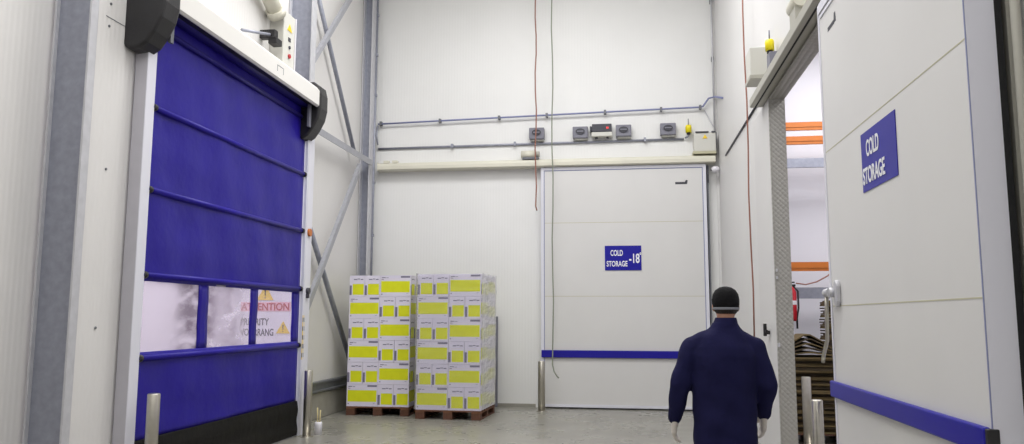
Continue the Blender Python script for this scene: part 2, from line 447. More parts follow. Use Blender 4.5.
for a, b in ((0, 1), (2, 3), (4, 5), (6, 7)): sheet(ys[a], ys[b], WZ0, WZ1, 3, 10)
g.build('curtain', 'blue', D1)
for k, z in enumerate((1.215, 1.985, 2.79, 3.585)):
    g = G(); g.tube([(XC + .008, YN + .03, z), (XC + .008, YF, z)], .030, 12)
    r = g.build('rib', 'blue', D1)
    for y_ in (YN + .035, YF - .05): G().cyl((XC + .015, y_, z), (XC + .015, y_ + .05, z), .035, 12).build('rib_end_clip', 'black', r)
for k, (a, b) in enumerate(panes):
    G().box(XC - .014, XC - .010, a - .02, b + .02, WZ0 - .02, WZ1 + .02).build('vision_pane', ('vinyl1', 'vinyl2', 'vinyl3')[k], D1)
# bottom skirt: heavy folded rubber
prof = []
for i in range(13):
    z = .015 + .455 * i / 12
    prof.append((XC + .03 + .008 * math.sin(i * .9), z))
prof += [(XC - .03, .47), (XC - .03, .015)]
G().prism(prof, 'Y', YN, YF).build('bottom_skirt', 'rubber', D1, bevel=.006)
# guide posts
gn = G().box(-4.54, -4.42, 6.60, 6.735, 0, 4.2).build('guide_post', 'alu', D1, bevel=.004)
G().box(-4.42, -4.412, 6.60, 6.735, 0, 4.2).build('lit_face_strip', 'trimw', gn)  # added paler strip: paints the front face brighter than the post's shaded side
g = G(); g.box(-4.56, -4.40, 10.37, 10.60, 0, 4.2); g.box(-4.40, -4.395, 10.40, 10.43, .02, 4.2)
gp = g.build('guide_post', 'trimw', D1, bevel=.004)
g = G()
for z, in ((2.78,),): g.cyl((-4.40, 10.49, z), (-4.37, 10.49, z), .055, 18)
g.build('amber_reflector', 'orangelens', gp)
g = G(); g.cyl((-4.40, 10.50, 1.96), (-4.365, 10.50, 1.96), .045, 16); g.box(-4.40, -4.37, 10.46, 10.52, 1.86, 1.92)
g.build('photocell', 'boxdark', gp)
g = G(); g.box(-4.40, -4.397, 10.38, 10.44, 1.02, 1.62)
st = g.build('hazard_strip', 'warn', gp)
g = G()
for k in range(5): g.box(-4.398, -4.3955, 10.38, 10.44, 1.05 + k * .12, 1.11 + k * .12)
g.build('hazard_mark', 'dark', st)
# roller cover and end caps
cp = [(-4.56, 4.82), (-4.31, 4.82), (-4.23, 4.79), (-4.19, 4.74), (-4.19, 4.53), (-4.215, 4.51), (-4.23, 4.51), (-4.23, 4.68), (-4.26, 4.74), (-4.31, 4.77), (-4.56, 4.77)]
rc = G().prism(cp, 'Y', 6.70, 10.20).build('roller_cover', 'rollw', D1)
g = G(); g.box(-4.19, -4.187, 8.85, 8.856, 4.60, 4.68); g.box(-4.19, -4.187, 9.02, 9.026, 4.60, 4.68); g.box(-4.19, -4.187, 8.85, 9.026, 4.675, 4.681)
g.build('service_hatch', 'boxgrey', rc)
G().cyl((-4.40, 6.72, 4.60), (-4.40, 10.18, 4.60), .10, 24).build('roller_drum', 'bluebar', D1)
G().tube([(XC + .02, 6.72, 4.37), (XC + .02, 10.16, 4.37)], .028, 12).build('curtain_fold', 'bluebar', D1)
G().box(-4.36, -4.235, 6.72, 10.18, 4.53, 4.55).build('lip_seal', 'black', D1)
caps = [(-4.60, 4.88), (-4.28, 4.88), (-4.20, 4.82), (-4.17, 4.70), (-4.17, 4.50), (-4.20, 4.36), (-4.27, 4.22), (-4.34, 4.12), (-4.42, 4.07), (-4.53, 4.06), (-4.59, 4.11), (-4.60, 4.2)]
G().prism(caps, 'Y', 6.44, 6.70).build('end_cap', 'black', D1, bevel=.03, seg=3)
capf = [(-4.56 if x < -4.56 else x, z) for x, z in caps]
e2 = G().prism(capf, 'Y', 10.20, 10.48).build('end_cap', 'black', D1, bevel=.03, seg=3)
G().box(-4.33, -4.30, 10.13, 10.20, 4.22, 4.60).build('bracket', 'boxgrey', e2)
G().box(-4.29, -4.26, 6.70, 6.75, 4.20, 4.50).build('cap_bracket', 'galvd', D1)

# warning board at the end of the passage beyond the blue door
sg = thing('warning_board', (-5.0, 10.49, 1.15), 'white priority board with red line and yellow triangles, seen through the right door windows', 'sign')
G().box(-5.46, -4.60, 10.474, 10.488, 1.16, 2.03).build('board', 'bottle', sg, bevel=.003)
G().box(-5.36, -4.62, 10.470, 10.475, 1.675, 1.805).build('red_band', mat('pale_red', (232, 176, 184), .5), sg)
for tx, cx, cz, w_, h_, m_ in (('ATTENTION', -4.995, 1.74, .71, .105, 'red'), ('PRIORITY', -5.14, 1.53, .42, .10, 'boxdark'), ('VOORRANG', -5.105, 1.385, .49, .10, 'boxdark')):
    l = lettering('lettering', [(tx, (0, 0), w_, h_)], m_, sg); l.location = (cx + 5.0, -.0215 if m_ == 'red' else -.0165, cz - 1.15)
for (cx, cz, s_) in ((-5.0, 1.925, .125), (-4.72, 1.445, .10)):
    tr = G().prism([(cx - s_, cz - s_ * .75), (cx + s_, cz - s_ * .75), (cx, cz + s_ * .95)], 'Y', 10.466, 10.473).build('warning_triangle', 'warn', sg)
    gg = G(); e = s_ * .16
    gg.prism([(cx - e * .55, cz + s_ * .45), (cx + e * .55, cz + s_ * .45), (cx + e * .3, cz - s_ * .25), (cx - e * .3, cz - s_ * .25)], 'Y', 10.464, 10.466)
    gg.cyl((cx, 10.464, cz - s_ * .48), (cx, 10.466, cz - s_ * .48), e * .5, 10)
    gg.build('exclamation_mark', 'dark', tr)

# motor gear above the blue door
cb = thing('door_control_box', (-4.46, 9.62, 4.83), 'pale control box with warning stickers above the blue roller door', 'control box')
G().box(-4.56, -4.36, 9.36, 9.70, 4.83, 5.60).build('enclosure', 'boxl', cb, bevel=.015)
G().box(-4.56, -4.35, 9.70, 9.72, 4.84, 5.60).build('cover_plate', 'bottle', cb)
g = G()
g.prism([(9.50 - .05, 5.36), (9.60, 5.36), (9.525, 5.46)], 'X', -4.36, -4.355)
g.build('warning_sticker', 'warn', cb)
G().box(-4.36, -4.353, 9.49, 9.56, 5.22, 5.27).build('button', 'boxdark', cb)
G().cyl((-4.36, 9.53, 5.14), (-4.345, 9.53, 5.14), .022, 12).build('button', 'boxdark', cb)
g = G(); g.cyl((-4.36, 9.53, 5.02), (-4.34, 9.53, 5.02), .03, 14)
g.build('stop_button', 'red', cb)
mo = thing('air_duct', (-4.42, 8.9, 5.6), 'cream angled pipe elbow mounted high above the blue door', 'pipe')
G().tube([(-4.43, 8.40, 5.86), (-4.43, 8.72, 5.78), (-4.43, 9.0, 5.66), (-4.43, 9.24, 5.52)], .10, 18).build('elbow', 'cream', mo)
G().cyl((-4.43, 8.34, 5.875), (-4.43, 8.44, 5.85), .12, 18).build('collar', 'woodd', mo)
G().cyl((-4.43, 9.20, 5.545), (-4.43, 9.29, 5.49), .12, 18).build('socket', 'cream', mo)
sa = thing('sensor_arm', (-4.42, 8.8, 4.95), 'grey sensor arm with black clamp above the blue door cover', 'sensor')
G().tube([(-4.42, 8.36, 4.95), (-4.42, 9.12, 5.17)], .018, 10).build('arm', 'galv', sa)
g = G(); g.box(-4.56, -4.35, 9.08, 9.18, 5.12, 5.23); g.box(-4.45, -4.33, 9.10, 9.26, 5.05, 5.13)
g.build('clamp', 'black', sa, bevel=.01)

# ------------------------------------------------------------------ door_2 : back cold store door
D2 = thing('door_2', (0, 14.25, 0), 'white sliding cold store door with blue bumper, minus eighteen sign, back wall', 'door', None, 'structure')
x0, x1, yf = -1.505, 1.462, 14.20
lf = G().box(x0 + .05, x1 - .05, yf, yf + .12, .045, 4.30).build('door_leaf', 'white', D2)
g = G()
g.box(x0, x0 + .055, yf - .012, yf + .12, .03, 4.345); g.box(x1 - .055, x1, yf - .012, yf + .12, .03, 4.345)
g.box(x0 + .055, x1 - .055, yf - .012, yf + .12, 4.29, 4.345); g.box(x0 + .055, x1 - .055, yf - .012, yf + .12, .03, .075)
fr = g.build('edge_profile', 'trimw', D2)
g = G(); g.box(x0 + .055, x0 + .068, yf - .004, yf, .08, 4.29); g.box(x1 - .068, x1 - .055, yf - .004, yf, .08, 4.29); g.box(x0 + .06, x1 - .06, yf - .004, yf, 4.275, 4.29)
g.build('profile_bead', 'bluepipe', fr)
g = G()
for z in (1.98, 3.31): g.box(x0 + .07, x1 - .07, yf - .0015, yf, z, z + .008)
g.build('panel_seam', 'seam', lf)
G().box(x0 + .01, x1 - .01, yf - .045, yf - .012, .895, 1.025).build('bumper_rail', 'bumper', D2, bevel=.008)
g = G(); g.box(.92, 1.08, yf - .002, yf, 3.985, 4.025); g.prism([(1.06, 3.985), (1.13, 3.985), (1.14, 4.055), (1.11, 4.06)], 'Y', yf - .002, yf)
g.build('maker_mark', 'boxdark', lf)
G().box(x1 + .02, x1 + .045, yf + .02, YB, 0, 4.33).build('gasket', 'galvd', D2)
sd = thing('door_sign', (-.026, yf, 2.44), 'blue cold storage sign with minus eighteen on the back door', 'sign')
G().box(-.35, .298, yf - .012, yf - .001, 2.445, 2.887).build('sign_plate', 'signblue', sd)
for tx, c_, w_, h_ in (('COLD', (-.113, .317), .22, .105), ('STORAGE', (-.108, .123), .37, .10), ('-18', (.20, .218), .185, .17), ('°', (.308, .30), .030, .045)):
    l = lettering('lettering', [(tx, c_, w_, h_)], 'wtext', sd); l.location = (0, -.013, 0)
# rail cover above the back door
rl = thing('door_rail', (-1.5, 14.25, 4.4), 'long cream rail cover above the back cold store door', 'rail')
G().prism([(YB, 4.50), (14.18, 4.50), (14.13, 4.475), (14.112, 4.43), (14.112, 4.37), (14.14, 4.352), (YB, 4.352)], 'X', -4.60, 1.63).build('rail_cover', 'cream', rl)
G().box(-4.612, -4.60, 14.12, YB, 4.35, 4.505).build('end_plate', 'cream', rl)
for x in (-4.5, -4.33): G().box(x, x + .1, 14.16, 14.24, 4.50, 4.545).build('lug', 'cream', rl)
md = thing('door_motor', (-1.70, 14.2, 4.50), 'small cream drive motor on the rail above the back door', 'motor')
G().tube([(-1.87, 14.2, 4.60), (-1.60, 14.2, 4.60)], .075, 16).build('motor_body', 'cream', md)
G().box(-1.84, -1.54, 14.13, 14.27, 4.502, 4.535).build('motor_foot', 'galvd', md)
G().cyl((-1.60, 14.2, 4.60), (-1.53, 14.2, 4.60), .055, 16).build('motor_cap', 'rail', md)

# ------------------------------------------------------------------ conduits on the back wall
def conduit(name, label, pts, r, m_, clips=(), cat='conduit', clipm='galvd'):
    t = thing(name, pts[0], label, cat)
    G().tube(pts, r, 10).build('pipe', m_, t)
    for c in clips:
        G().box(c[0] - .02, c[0] + .02, c[1] - .03, c[1] + .06, c[2] - .035, c[2] + .035).build('clip', clipm, t)
    return t
conduit('cable_conduit', 'long blue conduit pipe running high along the back wall', [(-4.66, 14.26, 5.285), (-3, 14.26, 5.32), (0, 14.26, 5.38), (1.40, 14.26, 5.405), (1.45, 14.26, 5.42), (1.55, 14.25, 5.56), (1.66, 14.22, 5.58), (1.682, 13.35, 5.31)], .017, 'bluepipe',
        [(-4.60, 14.26, 5.295), (-3.44, 14.26, 5.312), (-2.3, 14.26, 5.334), (-1.40, 14.26, 5.352), (-.32, 14.26, 5.374), (.70, 14.26, 5.39), (1.40, 14.26, 5.405)])
conduit('cable_conduit', 'grey perforated cable tray along the back wall below the blue conduit', [(-4.66, 14.32, 4.812), (-2.3, 14.32, 4.822), (1.10, 14.32, 4.837)], .022, 'galv',
        [(-3.2, 14.27, 4.82), (-2.0, 14.27, 4.827), (.4, 14.27, 4.836)], clipm='galv')
conduit('cable_conduit', 'slanted grey link pipe joining the two conduits by the corner column', [(-4.655, 14.23, 5.25), (-4.665, 14.2, 5.05), (-4.64, 14.22, 4.87)], .016, 'galv')
conduit('cable_conduit', 'short grey pipe bending up from the cable tray to the yellow beacon', [(1.125, 14.29, 4.85), (1.16, 14.26, 4.865), (1.185, 14.24, 4.885)], .018, 'galv')
conduit('cable_conduit', 'thin vertical pipe in the corner between back and right walls', [(1.64, 14.24, 4.95), (1.64, 14.24, 8.5)], .016, 'galvl',
        [(1.64, 14.26, 6.3), (1.64, 14.26, 7.4)])
conduit('cable_conduit', 'dark conduit running along the right wall from rail to corner', [(1.689, 9.97, 4.29), (1.689, 13.2, 4.29)], .014, 'boxdark')
conduit('cable_conduit', 'thin grey cable slanting down the corner beside the control cabinet', [(1.48, 14.30, 5.36), (1.60, 14.30, 5.1), (1.665, 14.25, 4.97)], .010, 'galvl')

# switch housings
def switch_box(x, z, label, first=[None]):
    if first[0] is None:
        t = thing('switch_box', (x, 14.30, z), label, 'switch box', 'grey switch boxes on the back wall')
        G().box(x - .14, x + .14, 14.19, 14.33, z, z + .215).build('housing', 'boxgrey', t, bevel=.012)
        g = G(); g.prism([(x + .085 * math.cos(a), z + .12 + .055 * math.sin(a)) for a in [2 * PI * k / 20 for k in range(20)]], 'Y', 14.17, 14.19)
        kn = g.build('push_button', 'boxdark', t)
        g = G(); g.box(x - .06, x + .06, 14.162, 14.17, z + .11, z + .13); g.build('button_face', 'boxgrey', kn)
        G().box(x - .11, x + .13, 14.24, 14.33, z - .025, z).build('gland', 'boxl', t)
        first[0] = t; return t
    return clone(first[0], (x, 14.30, z), label)
switch_box(-1.585, 4.89, 'leftmost grey switch box on the back wall, behind the red cord')
switch_box(-.775, 4.885, 'grey switch box just left of the red-lit display')
switch_box(.015, 4.895, 'grey switch box just right of the red-lit display')
switch_box(.815, 4.90, 'grey switch box apart on the right, near the yellow beacon')
ct = thing('display_controller', (-.39, 14.3, 4.868), 'dark controller box with red display between grey switch boxes', 'controller')
G().box(-.56, -.20, 14.18, 14.33, 4.985, 5.135).build('display_panel', 'boxdark', ct, bevel=.01)
G().box(-.57, -.19, 14.17, 14.33, 4.90, 4.98).build('lower_housing', 'boxl', ct, bevel=.01)
G().box(-.60, -.56, 14.20, 14.33, 5.0, 5.10).build('side_knob', 'boxdark', ct, bevel=.01)
G().box(-.30, -.255, 14.175, 14.18, 5.04, 5.075).build('red_display', 'redled', ct)
for x in (-.48, -.28): G().cyl((x, 14.25, 4.868), (x, 14.25, 4.90), .025, 12).build('gland', 'boxdark', ct)
cc = thing('control_cabinet', (1.45, 14.25, 4.515), 'pale control cabinet with yellow warning triangle at right end of rail', 'control box')
G().box(1.26, 1.645, 14.12, 14.33, 4.56, 4.90).build('enclosure', 'boxl', cc, bevel=.012)
G().box(1.24, 1.645, 14.10, 14.33, 4.515, 4.56).build('base_tray', 'seam', cc)
for xa, xe in ((1.29, 1.52), (1.57, 1.64)): G().box(xa, xe, 14.10, 14.14, 4.90, 4.92).build('top_hinge', 'boxdark', cc)
g = G(); g.box(1.645, 1.66, 14.13, 14.2, 4.51, 4.90); g.build('side_cable', 'boxdark', cc)
g = G(); g.prism([(1.41, 4.79), (1.50, 4.79), (1.455, 4.865)], 'Y', 14.112, 14.12); g.build('warning_sticker', 'warn', cc)
lm = thing('corner_lamp', (1.62, 14.1, 4.10), 'small round lamp fitting under the rail end in the corner', 'lamp')
G().tube([(1.56, 14.2, 4.23), (1.56, 14.08, 4.21)], .02, 10).build('bracket', 'boxdark', lm)
G().ball((1.62, 14.1, 4.22), .075, .07, .06).build('lamp_body', 'bottle', lm)
G().tube([(1.50, 14.2, 4.0), (1.50, 14.2, 4.3)], .012, 8).build('lamp_cable', 'boxdark', lm)

def beacon(x, y, z, label, k=1.):
    t = thing('warning_beacon', (x, y, z), label, 'beacon')
    G().tube([(x, y, z), (x, y, z + .05 * k)], .05 * k, 14).build('base', 'black', t)
    G().tube([(x, y, z + .05 * k), (x, y, z + .20 * k), (x, y, z + .25 * k)], .07, 16, True, [.078 * k, .082 * k, .07 * k]).build('lens', 'yellow', t)
    G().tube([(x, y, z + .25 * k), (x, y, z + .43 * k)], .008, 8).build('aerial', 'boxgrey', t)
    return t
beacon(1.18, 14.24, 4.90, 'yellow warning beacon beside the control cabinet on the back wall', .68)

# cords
def cord(label, pts, r, m_):
    o = G().tube(pts, r, 8).build('pull_cord', m_)
    return tag(o, label, 'cord')
def wob(x, y, z0, z1, n=14, a=.012):
    return [(x + a * math.sin(k * 1.7 + x * 5), y + a * math.cos(k * 1.3), z0 + (z1 - z0) * k / n) for k in range(n + 1)]
cord('red-brown pull cord hanging in front of the back wall, left of the door', wob(-1.575, 13.98, ZC - .02, 3.6) + [(-1.555, 13.98, 3.52)], .012, 'ropered')
cord('grey-green pull cord hanging in front of the back cold store door', wob(-1.27, 13.98, ZC - .02, .78) + [(-1.25, 13.96, .66), (-1.20, 13.96, .58), (-1.17, 13.97, .55)], .011, 'ropegrey')
cord('thin red cord hanging down the right wall behind the worker', wob(1.575, 10.15, ZC - .02, 1.35, 12, .008), .010, 'ropered')

# ------------------------------------------------------------------ door_3 : right sliding door, slid open towards the viewer
D3 = thing('door_3', (1.555, 4.9, 0), 'large white sliding cold store door on the right, slid open', 'door', None, 'structure')
xf, xb, ya, yb = 1.50, 1.618, 3.575, 6.08
lf = G().box(xf, xb, ya, yb - .035, .05, 3.97).build('door_leaf', 'white', D3)
g = G(); g.box(xf - .006, xb, yb - .035, yb, .05, 3.98); g.box(xf + .001, xb, ya - .004, ya, .05, 3.98); g.box(xf - .006, xb, ya, yb - .035, 3.97, 3.985)
g.box(xf - .012, xf - .006, ya + .03, yb - .03, 3.90, 3.97); g.box(xf - .008, xf, ya + .03, yb - .06, 3.86, 3.885)
fr = g.build('edge_profile', 'trimw', D3)
g = G(); g.box(xf - .003, xf, ya + .002, ya + .012, .05, 3.97)
g.build('profile_bead', 'bluepipe', fr)
g = G()
for z in (1.687, 2.825): g.box(xf - .0015, xf, ya + .016, yb - .05, z, z + .006)
g.build('panel_seam', 'seam', lf)
G().box(xb, xb + .03, ya - .004, ya + .02, .05, 3.97).build('gasket', 'dark', D3)
bp_ = G().box(xf - .03, xf, ya + .02, yb + .025, 1.037, 1.152).build('bumper_rail', 'bumper', D3, bevel=.01)
G().box(xf - .028, xf + .02, ya - .012, ya + .02, 1.032, 1.148).build('bumper_end_cap', 'black', bp_, bevel=.006)
g = G()
g.prism([(5.60, 3.69), (5.66, 3.69), (5.64, 3.76), (5.61, 3.76)], 'X', xf - .002, xf); g.box(xf - .002, xf, 5.65, 5.82, 3.685, 3.715)
g.build('maker_mark', 'boxdark', lf)
# handle : oval plate, spindle bar, lever
hd = G().prism([(5.845 + .042 * math.cos(a), 1.775 + (.05 * math.sin(a) + .045 * (1 if math.sin(a) > 0 else -1))) for a in [2 * PI * (k + .5) / 24 for k in range(24)]], 'X', xf - .03, xf).build('door_handle', 'galvl', D3, bevel=.008)
g = G(); g.cyl((xf - .06, 5.90, 1.785), (xf - .02, 5.90, 1.785), .035, 16); g.cyl((xf - .05, 5.90, 1.785), (xf - .05, 6.01, 1.785), .030, 14)
g.build('spindle', 'galvl', hd)
g = G(); g.tube([(xf - .05, 6.0, 1.77), (xf - .05, 6.02, 1.65), (xf - .05, 6.03, 1.52), (xf - .05, 6.04, 1.44), (xf - .055, 6.14, 1.33), (xf - .055, 6.17, 1.28)], .014, 12)
g.build('lever', 'steel', hd)
sd = thing('door_sign', (xf, 4.835, 2.385), 'blue cold storage sign on the right sliding door', 'sign')
sd.rotation_euler = (0, 0, -PI / 2)
o = G().box(-.32, .32, -.005, -.001, 0, .37).build('sign_plate', 'signblue'); o.parent = sd; o.location = (0, -.003, 0)
for tx, c_, w_ in (('COLD', (-.09, .26), .24), ('STORAGE', (-.09, .095), .42)):
    l = lettering('lettering', [(tx, c_, w_, .105)], 'wtext', sd); l.location = (0, -.006, 0)
# overhead rail
rl = thing('door_rail', (1.56, 6.2, 4.1), 'grey overhead sliding rail above the right cold store doorway', 'rail')
G().prism([(1.48, 4.06), (1.50, 4.05), (1.53, 4.05), (1.53, 4.10), (1.545, 4.115), (1.545, 4.16), (1.48, 4.145)], 'Y', 2.2, 9.30).build('rail_cover', 'rail', rl)
G().box(1.545, XR, 2.2, 9.30, 4.10, 4.17).build('rail_beam', 'rail', rl)
G().box(1.528, 1.552, 2.2, 9.29, 4.053, 4.10).build('rail_slot', 'dark', rl)
G().box(1.552, 1.69, 2.2, 9.29, 4.052, 4.10).build('runner', 'rail', rl)
md = thing('door_motor', (1.60, 7.1, 4.17), 'round cream drive motor on top of the right overhead rail', 'motor')
G().tube([(1.58, 6.95, 4.42), (1.58, 7.25, 4.42)], .075, 18).build('motor_body', 'cream', md)
G().cyl((1.58, 7.25, 4.42), (1.58, 7.28, 4.42), .05, 18).build('motor_cap', 'rail', md)
G().box(1.53, 1.66, 6.98, 7.22, 4.17, 4.36).build('motor_foot', 'rail', md)
jb = thing('junction_box', (1.60, 9.38, 4.40), 'pale junction box on the right wall above the rail end', 'control box')
G().box(1.49, XR + .002, 9.22, 9.55, 4.42, 4.76).build('enclosure', 'boxl', jb, bevel=.01)
G().box(1.48, XR + .002, 9.20, 9.57, 4.38, 4.42).build('base_tray', 'rail', jb)
beacon(1.62, 8.70, 4.50, 'yellow warning beacon above the right overhead rail', .62)
G_ = G().box(1.60, XR, 8.62, 8.78, 4.17, 4.50)
tag(G_.build('beacon_bracket', 'boxgrey'), 'small grey bracket under the yellow beacon on the right wall', 'bracket')

# ------------------------------------------------------------------ bollards
def bollard(x, y, h, r, label):
    t = thing('bollard', (x, y, 0), label, 'bollard', 'stainless steel door bollards')
    G().tube([(x, y, .008), (x, y, h - .008), (x, y, h)], r, 28, True, [r, r, r - .006]).build('post', 'steel', t)
    G().cyl((x, y, 0), (x, y, .008), r + .035, 28).build('foot_ring', 'steel', t)
bollard(-4.25, 6.74, .905, .056, 'stainless bollard at the near edge of the blue roller door')
bollard(-4.27, 10.34, .88, .056, 'stainless bollard at the far edge of the blue roller door')
bollard(-1.45, 13.75, .85, .062, 'stainless bollard at the left edge of the back cold store door')
bollard(1.40, 6.22, 1.0, .042, 'stainless bollard in front of the right door, shorter-looking of the pair')
bollard(2.215, 10.36, .88, .056, 'stainless bollard inside the doorway in front of the cardboard pile')

# white container with a thin handle, by the far bollard
jug = thing('white_container', (-4.19, 10.52, 0), 'small white tub with pale handles sticking up beside far bollard', 'container')
jx, jy = -4.19, 10.55
G().tube([(jx, jy, 0), (jx, jy, .15), (jx, jy, .17)], .05, 18, True, [.05, .052, .045]).build('tub', 'bottle', jug)
g = G(); g.tube([(jx - .012, jy, .10), (jx - .02, jy, .36)], .010, 8); g.tube([(jx + .015, jy, .10), (jx + .022, jy, .33)], .010, 8)
g.build('handle', 'straw', jug)

# ------------------------------------------------------------------ pallets and cartons
L_, W_, H_ = .53, .265, .358
def carton_mesh():
    g = G(); l, w, h = L_ / 2 - .003, W_ / 2 - .003, H_ - .003
    g.mi = 0; g.box(-l, l, -w, w, 0, h)
    e = .0012
    def face(u0, u1, z0, z1, side):
        if side in ('f', 'b'):
            s_ = -1 if side == 'f' else 1; y = s_ * (w + e)
            p = [(-s_ * u0, y, z0), (-s_ * u1, y, z0), (-s_ * u1, y, z1), (-s_ * u0, y, z1)]
            if side == 'f': p = [(u0, y, z0), (u1, y, z0), (u1, y, z1), (u0, y, z1)]
        else:
            x = (l + e) if side == 'r' else -(l + e)
            s_ = 1 if side == 'r' else -1
            p = [(x, s_ * u0, z0), (x, s_ * u1, z0), (x, s_ * u1, z1), (x, s_ * u0, z1)]
        g.quad(*p)
    for side in 'fb':
        g.mi = 1; face(-.245, .245, .075, .26, side)
        g.mi = 2; face(.09, .25, .315, .345, side); face(-.235, -.17, .312, .325, side); face(-.16, -.12, .312, .32, side)
        face(-.24, -.20, .285, .295, side); face(.19, .22, .05, .055, side); face(-.24, -.22, .035, .05, side)
    for side in 'lr':
        g.mi = 1; face(-.075, .115, .035, .215, side)
        g.mi = 2; face(-.128, -.092, .03, .19, side)
        face(-.06, .0, .282, .298, side); face(.005, .05, .290, .304, side); face(.06, .105, .282, .298, side)
    bmesh.ops.recalc_face_normals(g.bm, faces=[f for f in g.bm.faces if f.material_index == 0])
    return g
_g = carton_mesh()
carton0 = _g.build('carton', ['carton', 'cyel', 'cgrey'])
carton_me = carton0.data
first_carton = [carton0]
LAY = ['bottom', 'second', 'third', 'fourth', 'fifth', 'top']
def put_carton(x, y, z, rz, label, grp):
    o = first_carton[0]
    if o is None:
        o = carton0.copy(); COL.objects.link(o)
    first_carton[0] = None
    o.location = (x, y, z); o.rotation_euler = (0, 0, rz + random.uniform(-.003, .003))
    tag(o, label, 'carton', grp)
def stack(px, py, pn, grp):
    for k in range(6):
        z = .144 + .0015 + k * H_
        J = lambda: random.uniform(-.0012, .0012)
        row = LAY[k] + ' layer, ' + pn
        if k % 2 == 1:   # two end-on at the left, one side-on at the right
            spots = [(W_ / 2, L_ / 2, PI / 2, 'narrow end-on carton first from left, front of '), (W_ * 1.5, L_ / 2, PI / 2, 'narrow end-on carton second from left, front of '),
                     (L_ + L_ / 2, W_ / 2, 0, 'wide-panel carton at front right of '), (L_ + L_ / 2, W_ * 1.5, 0, 'carton behind the wide front one, right side of '),
                     (L_ + W_ * 1.5, L_ + L_ / 2, PI / 2, 'carton lengthwise at rear right of ')]
        else:
            spots = [(L_ / 2, W_ / 2, 0, 'wide-panel carton at front left of '), (L_ + W_ / 2, L_ / 2, PI / 2, 'narrow end-on carton right of the wide one, front of '),
                     (L_ + W_ * 1.5, L_ / 2, PI / 2, 'narrow end-on carton at front right corner of '), (L_ + L_ / 2, L_ + W_ / 2, 0, 'carton third back along the right side of '),
                     (L_ + L_ / 2, L_ + W_ * 1.5, 0, 'rearmost carton along the right side of ')]
        for (ax, ay, rz, w) in spots:
            put_carton(px + ax + J(), py + ay + J(), z, -rz, w + row, grp)
PW = 1.06
def pallet(px, py, label):
    t = thing('wooden_pallet', (px + PW / 2, py + PW / 2, 0), label, 'pallet', 'wooden pallets under the cartons')
    for k in range(7):
        y = py + k * (PW - .10) / 6
        G().box(px, px + PW, y, y + .10, .122, .144).build('deck_board', 'wood', t)
    for i in range(3):
        x = px + i * (PW - .145) / 2
        G().box(x, x + .145, py, py + PW, .100, .122).build('stringer_board', 'wood', t)
        G().box(x, x + .10 + .045, py, py + PW, 0, .022).build('bottom_board', 'woodd', t)
        for j in range(3):
            y = py + j * (PW - .10) / 2
            G().box(x, x + .145, y, y + .10, .022, .100).build('block', 'woodd', t)
pallet(-4.57, 12.68, 'brown wooden pallet under the left, unwrapped carton stack')
stack(-4.57, 12.68, 'left pallet', 'yellow labelled cartons on the left pallet')
n1 = set(COL.objects)
pallet(-3.325, 12.40, 'brown wooden pallet under the right, film-wrapped carton stack')
stack(-3.325, 12.40, 'right pallet', 'yellow labelled cartons on the right pallet')
# stretch film around the right-hand stack
g = G(); bm = g.bm
a0, a1, b0, b1 = -3.325 - .014, -3.325 + PW + .014, 12.40 - .014, 12.40 + PW + .014
per = [(a0, b0), (a1, b0), (a1, b1), (a0, b1)]
ring = []
for i in range(4):
    p, q = per[i], per[(i + 1) % 4]
    for k in range(16):
        ring.append((p[0] + (q[0] - p[0]) * k / 16, p[1] + (q[1] - p[1]) * k / 16))
rows = []
for j in range(26):
    z = .152 + 2.155 * j / 25
    rw = []
    for (x, y) in ring:
        n_ = .005 * math.sin(z * 9 + x * 7 + y * 5) + .003 * math.sin(z * 23 - x * 11)
        cx, cy = (a0 + a1) / 2, (b0 + b1) / 2
        d = Vector((x - cx, y - cy)).normalized() * max(-.003, n_)
        rw.append(bm.verts.new((x + d.x, y + d.y, z)))
    rows.append(rw)
n = len(ring)
for A, B in zip(rows, rows[1:]):
    for k in range(n):
        f = bm.faces.new((A[k], A[(k + 1) % n], B[(k + 1) % n], B[k])); f.smooth = True
o = g.build('stretch_film', 'film')
tag(o, 'clear glossy stretch film wrapped round the right carton stack', 'film')
piv = Vector((-3.325, 12.40, 0)); rz_ = Matrix.Rotation(math.radians(-2.8), 3, 'Z')
for q in [q for q in COL.objects if q not in n1 and q.parent is None]:
    q.location = rz_ @ (q.location - piv) + piv; q.rotation_euler.z += math.radians(-2.8)
# board edge leaning behind the wrapped stack
g = G(); g.box(-2.70, -2.305, 14.27, 14.29, 0, 1.62)
tag(g.build('leaning_board', 'boxgrey', bevel=.003), 'grey board standing against the back wall behind wrapped cartons', 'board')

# ------------------------------------------------------------------ inside the cold room
rk = thing('pallet_rack', (3.7, 12.5, 0), 'orange and grey pallet rack inside the cold room', 'rack')
for (z0, z1, m_) in ((4.46, 4.585, 'orange'), (4.24, 4.365, 'orange'), (2.305, 2.44, 'orange'), (3.88, 4.02, 'galv'), (1.895, 2.06, 'galv')):
    g = G(); g.box(2.47, 5.2, 12.26, 12.31, z0, z1)
    if m_ == 'orange': g.box(2.47, 5.2, 12.25, 12.26, z0 + .045, z0 + .085)
    b_ = g.build('beam', m_, rk)
    if m_ == 'orange': b_['label'] = 'orange beam'
    else: b_['label'] = 'grey steel beam'
for x in (2.39, 5.2):
    for y in (12.24, 12.78):
        G().box(x, x + .08, y, y + .08, 0, 5.4).build('upright', 'galv', rk)
    G().box(x + .02, x + .06, 12.30, 12.80, 1.2, 1.26).build('rack_strut', 'galv', rk)
fe = thing('fire_extinguisher', (2.44, 12.13, 1.55), 'red fire extinguisher hanging on the rack post inside the cold room', 'fire extinguisher')
ex, ey = 2.425, 12.13
